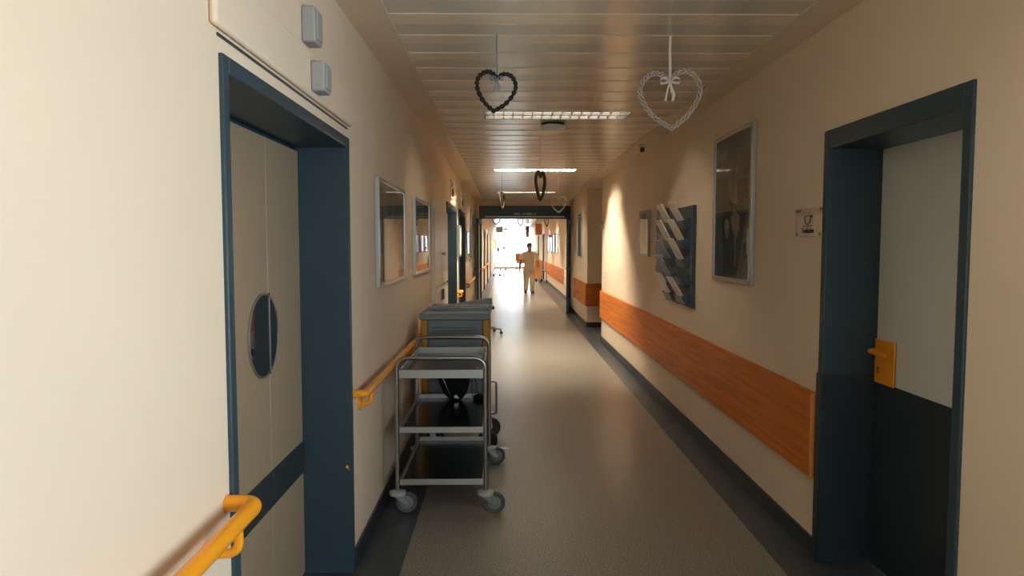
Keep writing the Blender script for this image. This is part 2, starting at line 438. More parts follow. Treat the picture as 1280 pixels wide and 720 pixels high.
leaf_with_halfmoon('door_leaf', seam+.002, yB-.014, False)
b = MB(); b.prism([(-.757,.530),(-.768,.538),(-.774,.530),(-.768,.520),(-.760,.522)], 'y', yB-.0130, yB-.0119); b.prism([(-.7555,.524),(-.757,.512),(-.762,.514)], 'y', yB-.0130, yB-.0119); link('paint_scuff', b, M['orange'], door1, smooth=False, label='small orange paint scuff')
# operator cover above the door
op = thing('door_operator_cover', 'long cream cover strip above the near left door', 'cover', (XL, 2.65, 2.147))
b = MB(); b.box(0, .022, -.85, .715, .012, .178); link('cover', b, M['wall'], op, bevel=.012, seg=3)
b = MB(); b.box(0, .004, -.8, .68, -.004, .004); link('shadow_gap', b, M['bluedark'], op)  # dark strip paints the shadow gap along the cover's lower edge
def sensor_box(name, label, y, z, h):
    t = thing(name, label, 'box', (XL, y, z), group=None)
    b = MB(); b.box(.0, .052, -.05, .05, -h/2, h/2); link('housing', b, M['grey'], t, bevel=.008, seg=3)
    b = MB(); b.box(.05, .058, -.035, .035, -h/2+.012, h/2-.012); link('lens', b, M['grey'], t, bevel=.004)
    return t
sensor_box('sensor_box', 'small grey box mounted on the cover above the left door', 2.70, 2.232, .112).location.x = XL+.022
sensor_box('sensor_box', 'small grey box high on the left wall, above the cover strip', 2.665, 2.412, .13)

# ------------------------------------------------------------------ door_2 (right)
XD2 = 1.835
f = MB(); yA, yB, zT = D2[0], D2[1], D2[3]
f.box(XR-.012, XD2+.06, yB-.004, yB+.045, 0, zT+.04); f.box(XR-.012, XD2+.06, yA-.045, yA+.004, 0, zT+.04)
f.box(XR-.012, XD2+.06, yA+.004, yB-.004, zT-.05, zT+.04)
door2 = structure('door_2', f, M['blue'], 'right doorway with dark blue steel frame and orange lever handle', bevel=.004)
b = MB(); b.box(XR-.018, XD2-.002, yB-.010, yB-.004, .005, .962); b.box(XR-.018, XR-.012, yB-.010, yB+.05, .005, .962)
link('kick_cover', b, M['bluedark'], door2, label='dark smooth guard on the lower jamb', bevel=.003)
b = MB(); b.box(XD2, XD2+.045, yA+.004, yB-.004, .01, zT-.052); lf = link('door_leaf', b, M['greyleaf'], door2, bevel=.003)
b = MB(); b.box(XD2-.004, XD2, yA+.01, yB-.012, .01, .93); link('kick_panel', b, M['bluedark'], lf, label='dark lower door panel', bevel=.002)
# orange escutcheon and lever
b = MB(); b.box(XD2-.014, XD2-.003, yB-.185, yB-.012, .925, 1.14); pl = link('handle_plate', b, M['orange'], lf, bevel=.006, seg=3)
b = MB(); b.tube(fillet([(XD2-.012, yB-.052, 1.085), (XD2-.066, yB-.052, 1.085), (XD2-.066, yB-.2, 1.082)], .03, 6), .0115, 12)
link('lever', b, M['orange'], pl)
b = MB(); b.lathe([(.006,-.0005),(.006,.003)], (XD2-.0165, yB-.05, .998), 'x', 12); b.box(XD2-.0165, XD2-.0135, yB-.053, yB-.047, .975, .998)
link('keyhole', b, M['ink'], pl)

# ------------------------------------------------------------------ further left doors
def side_door(n, label, x, y0, y1, zt, sgn, lm):
    """framed door recessed in a wall; sgn=+1 wall faces +x"""
    f = MB(); d = .14
    def bx(xa, xb, *r): f.box(min(x+sgn*xa, x+sgn*xb), max(x+sgn*xa, x+sgn*xb), *r)
    bx(-d-.05, .015, y0-.03, y0+.03, 0, zt+.03); bx(-d-.05, .015, y1-.03, y1+.03, 0, zt+.03); bx(-d-.05, .015, y0+.03, y1-.03, zt-.035, zt+.03)
    o = structure('door_%d' % n, f, M['blue'], label, bevel=.004)
    l = MB(); xa, xb = sorted((x-sgn*d, x-sgn*(d+.045))); l.box(xa, xb, y0+.032, y1-.032, .01, zt-.037); lf = link('door_leaf', l, lm, o, bevel=.003)
    h = MB(); h.tube(fillet([(x-sgn*d, y0+.12, 1.05), (x-sgn*(d-.055), y0+.12, 1.05), (x-sgn*(d-.055), y0+.25, 1.05)], .02, 4), .01, 8)
    link('lever', h, M['orange'], lf); return o
side_door(3, 'dark doorway on the left wall just past the flush cupboard', XL, DA[0], DA[1], DA[3], 1, M['darkroom'])
side_door(4, 'second dark doorway on the left wall, nearer the fire doors', XL, DB[0], DB[1], DB[3], 1, M['darkroom'])
for i, h in enumerate(FAR_L):
    side_door(5+i, ['first','second','third','fourth'][i] + ' framed door on the left beyond the fire doors', XL, h[0], h[1], h[3], 1, M['leaf'])
side_door(9, 'first framed door on the right beyond the fire doors', XR2, 31.6, 32.8, 2.1, -1, M['orangewood'])
side_door(10, 'second framed door on the right beyond the fire doors', XR2, 36.4, 37.6, 2.1, -1, M['leaf'])

# ------------------------------------------------------------------ fire door portal
f = MB(); px0, px1 = -.645, 1.575
f.box(px0, px1, PORTAL-.03, PORTAL+.16, 2.235, 2.545)
f.box(px0, px0+.06, PORTAL-.03, PORTAL+.16, 0, 2.235); f.box(px1-.06, px1, PORTAL-.03, PORTAL+.16, 0, 2.235)
portal = structure('door_11', f, M['blue'], 'dark blue fire door frame across the corridor with both leaves open', bevel=.004)
b = MB(); b.box(px0+.14, px1-.14, PORTAL-.055, PORTAL-.03, 2.268, 2.292); link('door_closer_rail', b, M['alu'], portal, label='pale metal rail under the header', bevel=.003)
text_mesh('lettering', 'MED. WOBEN 4', .075, M['letter'], portal, Matrix.Translation((.47, PORTAL-.031, 2.345)) @ Matrix.Rotation(PI/2, 4, 'X'))
def open_leaf(xh, ang, sgn):
    """glazed fire door leaf, hinged at xh, swung towards the viewer"""
    o = MB(); W_, H_, T_ = 1.0, 2.2, .055
    o.box(0, .1, -T_/2, T_/2, .01, H_); o.box(W_-.1, W_, -T_/2, T_/2, .01, H_); o.box(.1, W_-.1, -T_/2, T_/2, .01, .3); o.box(.1, W_-.1, -T_/2, T_/2, H_-.1, H_)
    l = link('door_leaf', o, M['blue'], portal, bevel=.004)
    g = MB(); g.box(.1, W_-.1, -.006, .006, .3, H_-.1); link('pane', g, M['window'], l, smooth=False)
    h = MB(); h.tube(fillet([(W_-.05, -.02, 1.05), (W_-.05, -.085, 1.05), (W_-.19, -.085, 1.05)], .02, 4), .011, 8)
    h.tube(fillet([(W_-.05, .02, 1.05), (W_-.05, .085, 1.05), (W_-.19, .085, 1.05)], .02, 4), .011, 8)
    link('lever', h, M['chrome'], l)
    a = MB(); a.box(.02, .32, -T_/2-.035, -T_/2, H_-.09, H_-.03) if sgn > 0 else a.box(.02, .32, T_/2, T_/2+.035, H_-.09, H_-.03)
    link('door_closer', a, M['alu'], l, bevel=.004)
    l.location = (xh, PORTAL-.035, 0); l.rotation_euler = (0,0,ang); return l
open_leaf(px1-.05, R(-96), -1)
open_leaf(px0+.04, R(-92), 1)

# ------------------------------------------------------------------ wooden wall bumpers
def bumper(label, x, y0, y1, z0, z1, sgn, name='wall_bumper'):
    t = thing(name, label, 'wall bumper', (x, (y0+y1)/2, (z0+z1)/2), group=None); L_, H_ = (y1-y0)/2, (z1-z0)/2
    b = MB(); xs = sorted((0, sgn*.03)); b.box(xs[0], xs[1], -L_+.012, L_-.012, -H_, H_); link('board', b, M['wood'], t, bevel=.003)
    b = MB(); b.box(xs[0], xs[1], -L_, -L_+.012, -H_, H_); link('edge_strip', b, M['woodend'], t, bevel=.003, label='bright orange end strip')
    b = MB(); b.box(xs[0], xs[1], L_-.012, L_, -H_, H_); link('edge_strip', b, M['woodend'], t, bevel=.003, label='bright orange end strip')
    return t
bumper('brown wooden bumper board on the right wall, beside the near doorway', XR, 3.475, 6.155, .412, .852, -1)
bumper('brown wooden bumper board on the right wall, running to the niche corner', XR, 6.16, 11.42, .412, .852, -1)
bumper('brown wooden bumper board on the right, between niche and fire door', XR, 13.452, 15.9, .412, .852, -1)
t = thing('wall_bumper', 'dark brown bumper board facing the viewer inside the niche', 'wall bumper', (2.12, NICHE1, .632))
b = MB(); b.box(-.568, .6, -.03, 0, -.22, .22); link('board', b, M['wood'], t, bevel=.003)
bumper('pale brown bumper board on the right beyond the fire doors', XR2, 20.9, 31.5, .412, .852, -1)
bumper('pale brown bumper board far right, past the first door', XR2, 32.9, 36.3, .412, .852, -1)

# ------------------------------------------------------------------ handrails
def handrail(label, y0, y1, brackets, x=XL, z=.868, off=.062, r=.0195):
    t = thing('handrail', label, 'handrail', (x, y0, z))
    b = MB(); L_ = y1-y0
    b.tube(fillet([(0.001, 0, 0), (off, 0, 0), (off, L_, 0), (0.001, L_, 0)], .045, 8), r, 16); link('rail', b, M['orange'], t)
    for q in brackets:
        k = MB(); k.tube(fillet([(off, q, -.012), (off+.002, q, -.075), (.0, q, -.08)], .05, 8), .012, 12)
        k.lathe([(.032,.0),(.032,.006),(.026,.012),(.013,.014)], (0, q, -.08), 'x', 20)
        link('bracket', k, M['orange'], t)
    return t
handrail('bright orange handrail on the near left wall, ending beside the big door', -1.2, 1.834, [.2, 1.6, 2.9], z=.908, off=.083, r=.022)
handrail('orange handrail on the left wall behind the carts', 3.39, 6.95, [.13, 1.75, 3.35])
handrail('short orange handrail between the two dark left doorways', 10.66, 11.05, [.2])
handrail('orange handrail on the left wall before the fire doors', 12.95, 15.75, [.25, 2.5])
handrail('orange handrail on the left, just beyond the fire doors', 18.0, 20.1, [.2, 1.9])
handrail('orange handrail on the far left wall between bright doors', 21.6, 23.4, [.2, 1.6])
handrail('orange handrail far down the left wall of the bright corridor', 25.0, 27.8, [.2, 2.6])

# ------------------------------------------------------------------ ceiling lights
def make_lamp(tube_m):
    t = thing('ceiling_light', '', 'ceiling light', (0,0,0), group='louvre lights in the strip ceiling')
    wx, wy = LAMPX[1]-LAMPX[0], .35
    h = MB(); H_ = .11
    h.box(0, wx, 0, .012, 0, H_); h.box(0, wx, wy-.012, wy, 0, H_); h.box(0, .012, .012, wy-.012, 0, H_); h.box(wx-.012, wx, .012, wy-.012, 0, H_); h.box(0, wx, 0, wy, H_, H_+.01)
    link('housing', h, M['lampmetal'], t, smooth=False)
    l = MB(); n = 15
    for i in range(1, n): l.box(wx*i/n-.002, wx*i/n+.002, .012, wy-.012, .0, .025)
    l.box(.012, wx-.012, wy/2-.012, wy/2+.012, .0, .066)
    link('louvre', l, M['lampmetal'], t, smooth=False)
    for q in (wy*.27, wy*.73):
        b = MB(); b.tube([(.03, q, .08), (wx-.03, q, .08)], .013, 10); link('tube', b, M[tube_m], t)
    return t
protos = {}
lamp_labels = ['louvre ceiling light above the near doors', 'louvre ceiling light in front of the round detector',
               'bright louvre ceiling light between detector and fire doors', 'dim louvre ceiling light just before the fire door frame'] + \
              ['lit louvre ceiling light of the bright corridor, %s beyond the fire doors' % w for w in ('first','second','third','fourth','fifth','sixth')]
for i, (a, b_) in enumerate(LAMPS):
    k = ('tube_low', 'tube_dim', 'tube_on', 'tube_mid')[i] if i < 4 else 'tube_bright'
    if k not in protos: protos[k] = make_lamp(k); protos[k].location = (LAMPX[0], a, CEIL+.002); protos[k]['label'] = lamp_labels[i]
    else: dup(protos[k], (LAMPX[0], a, CEIL+.002), lamp_labels[i])
t = thing('smoke_detector', 'round white detector under the ceiling behind the nearer visible louvre light', 'smoke detector', (.424, 6.30, CEIL))
b = MB(); b.lathe([(.07,-.018),(.105,-.016),(.105,.0),(.07,.0)], (0,0,0), 'z', 32); link('base', b, M['black'], t)
b = MB(); b.lathe([(.05,-.062),(.09,-.055),(.112,-.038),(.112,-.02),(.1,-.016)], (0,0,0), 'z', 32); link('cover', b, M['white'], t)
t = thing('ceiling_sensor', 'small dark sensor hanging by the right ceiling edge', 'sensor', (1.47, 7.55, CEIL-.004))
b = MB(); b.lathe([(.03,-.006),(.03,0)], (0,0,0), 'z', 16); b.tube([(0,0,-.004),(0,0,-.03)], .006, 8); b.tube([(-.045,0,-.012),(0,0,-.03),(.045,0,-.02)], .005, 6); link('bracket', b, M['grey'], t)
b = MB(); b.lathe([(.006,-.082),(.02,-.078),(.026,-.06),(.022,-.038),(.01,-.028)], (0,0,0), 'z', 16); link('head', b, M['black'], t)

# ------------------------------------------------------------------ pictures
def picture(label, x, y0, y1, z0, z1, sgn, art, fw=.028, dep=.028, name='framed_picture', glass=True, fm='alu', gm=None, group=None):
    """framed picture on a wall at x whose room side is sgn"""
    t = thing(name, label, 'picture', (x, (y0+y1)/2, z0), group=group); L_ = (y1-y0)/2; H_ = z1-z0; f = MB()
    def bx(mb, xa, xb, *r): mb.box(min(sgn*xa, sgn*xb), max(sgn*xa, sgn*xb), *r)
    bx(f, 0, dep, -L_, -L_+fw, 0, H_); bx(f, 0, dep, L_-fw, L_, 0, H_); bx(f, 0, dep, -L_+fw, L_-fw, 0, fw); bx(f, 0, dep, -L_+fw, L_-fw, H_-fw, H_)
    link('frame', f, M[fm], t, bevel=.003)
    a = MB(); bx(a, .001, dep-.012, -L_+fw-.004, L_-fw+.004, fw-.004, H_-fw+.004); ar = link('print', a, M[art], t, smooth=False)
    g = MB(); bx(g, dep-.009, dep-.006, -L_+fw-.003, L_-fw+.003, fw-.003, H_-fw+.003); link('glass', g, M['glass'], t, smooth=False)
    return t, ar
picture('wide silver framed picture, nearest of those on the left wall', XL, 4.01, 5.06, 1.352, 1.99, 1, 'artA')
picture('silver framed picture between the nearest one and the flush cupboard', XL, 5.625, 6.68, 1.352, 1.99, 1, 'artB')
picture('small framed picture on the left wall between doorway and fire doors', XL, 13.4, 14.2, 1.33, 1.86, 1, 'artD')
picture('tall framed picture on the left wall close to the fire doors', XL, 14.35, 15.0, 1.30, 2.38, 1, 'artA')
picture('small framed picture on the right wall past the leaflet rack', XR, 7.61, 8.13, 1.472, 1.985, -1, 'artD', fm='steel')
picture('tall framed picture on the right between niche and fire door', XR, 14.3, 15.1, 1.33, 2.27, -1, 'artA')
for i, (ya, lab) in enumerate(((23.4, 'nearest'), (24.9, 'second'), (26.3, 'third'), (27.7, 'last'))):
    picture('pale framed print on the far right wall, %s of the row of four' % lab, XR2, ya, ya+.75, 1.32, 1.98, -1, 'artD', fm='black')
# big poster
t, ar = picture('large dark art poster in silver frame on the right wall', XR, 4.41, 5.225, 1.342, 2.38, -1, 'artC', fw=.03, name='framed_poster')
PX = -.0172   # poster print face (local x)
b = MB(); b.prism([(-.30,.47),(.20,.50),(.16,.06),(-.02,.035),(-.12,.06)], 'x', PX-.0006, PX); link('dark_patch', b, M['artdark'], ar, smooth=False)
b = MB()
b.prism([(-.17,.45),(-.05,.50),(.02,.44),(-.02,.36),(-.06,.33),(-.08,.12),(-.095,.12),(-.10,.30),(-.16,.36)], 'x', PX-.0012, PX-.0006)
b.prism([(.05,.42),(.13,.45),(.16,.38),(.10,.30),(.05,.34)], 'x', PX-.0012, PX-.0006)
b.prism([(-.13,.53),(.03,.55),(.08,.66),(.05,.78),(.01,.66),(-.03,.64),(-.09,.82),(-.135,.86),(-.09,.68)], 'x', PX-.0008, PX)
link('pale_strokes', b, M['artpale'], ar, smooth=False)
b = MB(); b.prism([(-.30,.56),(-.22,.66),(-.24,.76),(-.30,.74)], 'x', PX-.0009, PX); link('dark_stroke', b, M['artdark'], ar, smooth=False)
b = MB(); b.prism([(-.32,.17),(-.27,.15),(-.24,.21),(-.27,.28),(-.32,.28)], 'x', PX-.0009, PX); link('dark_stroke', b, M['artdark'], ar, smooth=False)
text_mesh('lettering', 'Degas', .115, M['artpale'], ar, Matrix.Translation((PX-.0008, .235, .905)) @ Matrix.Rotation(-PI/2, 4, 'Z') @ Matrix.Rotation(PI/2, 4, 'X'), .0005)

# ------------------------------------------------------------------ tea kitchen sign
t = thing('door_sign', 'clear acrylic sign with cup symbol beside the right doorway', 'sign', (XR, 3.588, 1.642))
b = MB(); b.box(-.022, -.017, -.155, .155, 0, .148); link('plate', b, M['acrylic'], t, bevel=.002)
b = MB(); b.box(-.0168, -.0155, -.150, .150, .004, .112); link('insert', b, mat('sign insert', (.92,.79,.63), .45), t, smooth=False)
for sy in (-.138, .138):
    for sz in (.012, .136):
        b = MB(); b.lathe([(.0075,-.026),(.009,-.024),(.009,-.022),(.006,-.022),(.006,0)], (0, sy, sz), 'x', 14); link('standoff', b, M['chrome'], t)
b = MB()
b.tube([(-.0228, .038, .104), (-.0228, .030, .075), (-.0228, .014, .064), (-.0228, -.008, .064), (-.0228, -.026, .075), (-.0228, -.034, .104)], .0022, 6)
b.tube([(-.0228, .040, .104), (-.0228, -.054, .107)], .0022, 6); b.tube([(-.0228, -.036, .098), (-.0228, -.050, .098), (-.0228, -.054, .107)], .0022, 6)
b.tube([(-.0228, .045, .054), (-.0228, -.045, .054)], .0022, 6); link('cup_symbol', b, M['ink'], t)
text_mesh('lettering', 'Teeküche', .036, M['ink'], t, Matrix.Translation((-.0226, 0, .030)) @ Matrix.Rotation(-PI/2, 4, 'Z') @ Matrix.Rotation(PI/2, 4, 'X'), .0008, .0006)

# ------------------------------------------------------------------ leaflet rack
RK = thing('leaflet_rack', 'blue metal leaflet rack on the right wall beside the poster', 'leaflet rack', (XR, 6.25, 1.07))
b = MB(); b.box(-.02, 0, -.48, .46, 0, .86); link('back_plate', b, M['rack'], RK, bevel=.004)
b = MB(); b.box(-.03, -.02, -.48, -.42, 0, .86); b.box(-.032, -.02, -.02, .03, 0, .86); b.box(-.03, -.02, .42, .46, 0, .86); link('rail', b, M['rack'], RK, bevel=.003)
b = MB(); b.box(-.02, 0, .46, .93, .24, .89); link('side_plate', b, M['rack'], RK, bevel=.004)
ROWS = [.02, .18, .335, .50, .665]
COLS = [-.22, .235]
def pocket(yc, zb, parent):
    b = MB(); w = .135
    b.prism([(-.022, zb), (-.05, zb), (-.085, zb+.07), (-.082, zb+.07), (-.048, zb+.004), (-.022, zb+.004)], 'y', yc-w, yc+w)
    for s_ in (-w, w-.004): b.prism([(-.022, zb), (-.05, zb), (-.085, zb+.07), (-.022, zb+.10)], 'y', yc+s_, yc+s_+.004)
    link('pocket', b, M['rackgrey'], parent, smooth=False)
for yc_ in COLS:
    for zb in ROWS: pocket(yc_, zb, RK)
for zb in (.26, .46, .66):
    b = MB(); b.box(-.037, -.034, .49, .90, zb, zb+.07); b.box(-.034, -.02, .49, .90, zb, zb+.004); link('low_pocket', b, M['rackgrey'], RK, smooth=False)
def leaflet(label, yc_, zb, lean, ln=.27, w=.105, m='paper', th=.012, group='leaflets in the wall rack', x0=-.035, nm='leaflet'):
    t = thing(nm, label, 'leaflet', (XR+x0, 6.25+yc_, 1.07+zb+.006), group=group)
    a = R(lean); d = Vector((-math.sin(a), 0, math.cos(a))); n = Vector((-math.cos(a), 0, -math.sin(a)))
    b = MB(); p = Vector((0,0,0)); vs = []
    for (u, v) in ((0,0),(ln,0),(ln,th),(0,th)):
        for yy_ in (-w, w): q = p + d*u + n*(-v) + Vector((.0,yy_,0)); vs.append(q)
    b.add([vs[0],vs[2],vs[4],vs[6],vs[1],vs[3],vs[5],vs[7]], [(0,1,2,3),(4,5,6,7),(0,1,5,4),(1,2,6,5),(2,3,7,6),(3,0,4,7)])
    o = link(nm+'_cover', b, M[m], t, bevel=.0015); return t
rn = ['bottom', 'second from bottom', 'middle', 'second from top', 'top']
for ci, yc_ in enumerate(COLS):
    for ri, zb in enumerate(ROWS):
        if ci == 0 and ri == 1: continue
        if ci == 1 and ri == 3: pass
        leaflet('pale leaflet leaning out of the %s pocket, %s column of the rack' % (rn[ri], ('near' if ci == 0 else 'middle')), yc_, zb, 31 + random.uniform(-3,3), .27 + random.uniform(-.015,.015), x0=-.034, m='paper' if random.random() < .8 else 'paperblue')
for k, (zb, nm_) in enumerate(((.26,'lowest'),(.46,'middle'),(.66,'topmost'))):
    leaflet('flat grey leaflet against the far side plate of the rack, %s of three' % nm_, 0.69, zb+.002, 2, .17, .14, 'paperblue', .003, x0=-.0235)

# ------------------------------------------------------------------ small wall fittings
t = thing('light_switch', 'small white switch low on the right wall by the niche corner', 'switch', (XR, 10.98, 1.12))
b = MB(); b.box(-.010, 0, -.042, .042, -.042, .042); link('plate', b, M['white'], t, bevel=.003)
b = MB(); b.box(-.015, -.010, -.028, .028, -.028, .028); link('rocker', b, M['white'], t, bevel=.003)
t = thing('intercom', 'tiny grey intercom on the niche corner of the right wall', 'intercom', (XR, 11.33, 1.93))
b = MB(); b.box(-.025, 0, -.04, .04, -.06, .06); link('housing', b, M['grey'], t, bevel=.004)
b = MB(); b.box(-.028, -.025, -.03, .03, .0, .045); link('grille', b, M['black'], t)
# flush cupboard
t = thing('service_cupboard', 'cream flush service cupboard in the left wall before the doorways', 'cupboard', (XL, 7.86, .10))
b = MB(); b.box(0, .018, -.79, .79, 0, 1.97); link('body', b, M['offwhite'], t, bevel=.004)
for (ya, yb, za, zb) in ((-.76,-.01,1.06,1.88), (.01,.76,1.06,1.88), (-.76,-.01,.03,1.04), (.01,.76,.03,1.04)):
    b = MB(); b.box(.018, .034, ya, yb, za, zb); d = link('door', b, M['offwhite'], t, bevel=.004)
    k = MB(); yk = yb-.07 if ya < 0 else ya+.07
    if za > 1: k.lathe([(.008,.034),(.008,.05),(.018,.056),(.018,.066),(.01,.07)], (0, yk, za+.34), 'x', 14); link('knob', k, M['chrome'], d)
    else: k.box(.034, .05, yk-.012, yk+.012, zb-.16, zb-.04); link('handle', k, M['rubber'], d, bevel=.004)
# number signs over the doors
def over_sign(label, y, z):
    t = thing('room_sign', label, 'sign', (XL, y, z))
    b = MB(); b.box(0, .014, -.26, .26, -.13, .13); link('plate', b, M['offwhite'], t, bevel=.004)
    b = MB(); b.lathe([(.028,.0135),(.028,.017)], (0,-.09,.06), 'x', 20)
    q = [(.0165, -.05+.05*math.cos(2*PI*i/24), -.045+.05*math.sin(2*PI*i/24)) for i in range(24)]; b.tube(q, .009, 6, closed=True)
    b.tube([(.0165, .05, .02), (.0165, .08, -.08)], .009, 6); link('symbol', b, M['wickerbrown'], t)
over_sign('cream pictogram sign above the first dark left doorway', 9.75, 2.36)
over_sign('cream pictogram sign above the second dark left doorway', 11.95, 2.36)
t = thing('notice_board', 'narrow glazed notice board between the two dark left doorways', 'notice board', (XL, 10.85, 1.42))
b = MB(); b.box(0, .05, -.19, .19, 0, .48); link('frame', b, M['rubber'], t, bevel=.004)
b = MB(); b.box(.05, .053, -.165, .165, .03, .45); link('sheet', b, M['white'], t)

# ------------------------------------------------------------------ steel trolley
TR = thing('service_trolley', 'empty stainless steel trolley with three trays by the left wall', 'trolley', (-.382, 4.54, 0))
hx, hy, zt = .2625, .46, .933
for sy in (-hy, hy):
    b = MB(); b.tube(fillet([(-hx, sy, .14), (-hx, sy, zt), (hx, sy, zt), (hx, sy, .14)], .075, 10), .0125, 14)
    link('end_frame', b, M['steel'], TR)
for z1_, dz in ((.862, .05), (.52, .036), (.205, .036)):
    b = MB(); x0, x1, y0, y1 = -hx+.0135, hx-.0135, -hy, hy; z0 = z1_-dz
    b.box(x0, x1, y0, y1, z0+.004, z0+.008); b.mi = 1
    for r_ in ((x0, x1, y0-.004, y0+.006), (x0, x1, y1-.006, y1+.004), (x0-.0012, x0+.009, y0+.006, y1-.006), (x1-.009, x1+.0012, y0+.006, y1-.006)): b.box(*r_, z0, z1_)
    b.mi = 0
    if dz > .04:   # top tray has a hollow pressed in it
        b.box(x0+.05, x1-.05, y0+.05, y1-.05, z0+.008, z0+.011)
    link('tray', b, [M['tray'], M['rim']], TR, bevel=.002)
def caster(parent, x, y, ang, brake):
    c_ = MB(); c_.lathe([(.02,.105),(.048,.112),(.05,.122),(.048,.13),(.02,.138)], (0,0,0), 'z', 24)
    o = link('caster', c_, M['rubberlight'], parent, label='swivel caster with round bumper'); o.location = (x, y, 0); o.rotation_euler = (0,0,ang)
    k = MB(); k.box(-.012, .05, -.022, .022, .096, .106)
    for s_ in (-.022, .018): k.prism([(-.012,.104), (.035,.104), (.064,.06), (.056,.05), (.042,.056), (-.008,.092)], 'y', s_, s_+.004)
    k.lathe([(.009,-.026),(.009,.026)], (.052,0,.064), 'y', 10); link('fork', k, M['chrome'], o, bevel=.001)
    wv = MB(); wv.mi = 0; wv.lathe([(.043,-.0125),(.058,-.0155),(.064,-.009),(.064,.009),(.058,.0155),(.043,.0125)], (.052,0,.064), 'y', 32)
    wv.mi = 1; wv.lathe([(.012,-.0175),(.022,-.015),(.036,-.0145),(.042,-.011),(.042,.011),(.036,.0145),(.022,.015),(.012,.0175)], (.052,0,.064), 'y', 24)
    link('wheel', wv, [M['rubberdark'], M['rubber']], o)
    if brake:
        q = MB(); q.tube(fillet([(.05,0,.125),(.1,0,.11),(.135,0,.118)], .03, 4), .007, 8); q.box(.115,.14,-.02,.02,.112,.12); link('brake_pedal', q, M['chrome'], o)
caster(TR, -hx, -hy, R(6), False); caster(TR, hx, -hy, R(-3), False); caster(TR, hx, hy, R(4), True); caster(TR, -hx, hy, R(-8), True)

# ------------------------------------------------------------------ grey cabinet cart
CT = thing('ward_cart', 'tall grey cabinet cart with ochre corner posts behind the trolley', 'cart', (-.388, 5.62, 0))
cw, c0, c1 = .262, -.32, .32
b = MB(); b.box(-cw+.03, cw-.03, c0+.02, c1-.02, .20, 1.03); link('body', b, M['cart'], CT, bevel=.006)
for sx in (-1, 1):
    for sy in (c0, c1):
        b = MB(); xa, xb = sorted((sx*cw, sx*(cw-.052))); ya, yb = (sy, sy+.05) if sy < 0 else (sy-.05, sy)
        b.box(xa, xb, ya, yb, .17, 1.03); link('corner_post', b, M['yellow'], CT, bevel=.012, seg=3, label='ochre yellow corner post')
def drawer(z0, z1, grip):
    b = MB(); b.box(-cw+.055, cw-.055, c0+.004, c0+.02, z0, z1); d = link('drawer', b, M['cart'], CT, bevel=.004)
    if grip == 'long':
        k = MB(); zc_ = (z0+z1)/2; k.tube([(-.17, c0+.002, zc_), (.17, c0+.002, zc_)], .014, 12); k.tube([(-.19, c0+.004, zc_-.026), (.19, c0+.004, zc_-.026)], .008, 10); link('handle', k, M['cart'], d)
    else:
        k = MB(); zc_ = z1-.075; k.box(-.05, .05, c0-.012, c0+.004, zc_-.032, zc_+.028); k.box(-.062, -.052, c0-.018, c0+.004, zc_-.026, zc_+.03); k.box(.052, .062, c0-.018, c0+.004, zc_-.026, zc_+.03); link('latch', k, M['carttop'], d, bevel=.004)
drawer(.885, 1.025, 'long'); drawer(.705, .878, 'latch'); drawer(.46, .698, 'long'); drawer(.21, .453, 'long')
b = MB(); b.box(-cw-.012, cw+.006, c0-.015, c1, 1.03, 1.062)
for r_ in ((-cw-.012, cw+.006, c0-.015, c0-.003), (-cw-.012, -cw, c0-.003, c1), (cw-.006, cw+.006, c0-.003, c1)): b.box(*r_, 1.062, 1.078)
link('top_tray', b, M['carttop'], CT, bevel=.004)
b = MB(); b.box(-cw+.03, cw-.012, .03, c1-.01, 1.074, 1.092); b.box(-cw+.06, cw-.03, .022, .03, 1.062, 1.072)
rl = link('ribbed_lid', b, M['carttop'], CT, bevel=.004)
b = MB(); n = 26
for i in range(n):
    x = -cw+.045 + (2*cw-.07)*i/(n-1); b.box(x-.0045, x+.0045, .06, c1-.03, 1.092, 1.100)
link('ribs', b, M['carttop'], rl, smooth=False)
b = MB(); b.prism([(.05,1.06),(.315,1.06),(.315,1.148),(.28,1.14)], 'x', cw+.006, cw+.012); link('side_guard', b, M['alu'], CT, bevel=.002)
b = MB(); b.prism([(-.10,1.092),(cw+.006,1.092),(cw+.006,1.148),(cw-.03,1.146)], 'y', .300, .312); link('rear_guard', b, M['carttop'], CT, bevel=.002)
def cart_caster(x, y, ang):
    k = MB(); k.box(-.035, .035, -.035, .035, .165, .18); o = link('caster', k, M['chrome'], CT, label='large swivel caster with black tyre'); o.location = (x, y, 0); o.rotation_euler = (0,0,ang)
    q = MB()
    for s_ in (-.03, .024): q.prism([(-.03,.166),(.03,.166),(.045,.08),(.02,.07)], 'y', s_, s_+.006)
    q.lathe([(.01,-.034),(.01,.034)], (.032,0,.078), 'y', 10); link('fork', q, M['chrome'], o)
    wv = MB(); wv.lathe([(.055,-.017),(.07,-.019),(.078,-.011),(.078,.011),(.07,.019),(.055,.017)], (.032,0,.078), 'y', 32); link('tyre', wv, M['black'], o)
for x, y, a in ((-.2, -.25, R(8)), (.215, -.25, R(-6)), (.235, .13, R(5)), (-.2, .25, R(-4))): cart_caster(x, y, a)
b = MB(); b.tube(fillet([(cw+.004, -.06, .50), (cw+.05, -.06, .50), (cw+.05, -.06, .24), (cw+.004, -.06, .24)], .02, 5), .009, 10); link('side_bar', b, M['chrome'], CT)

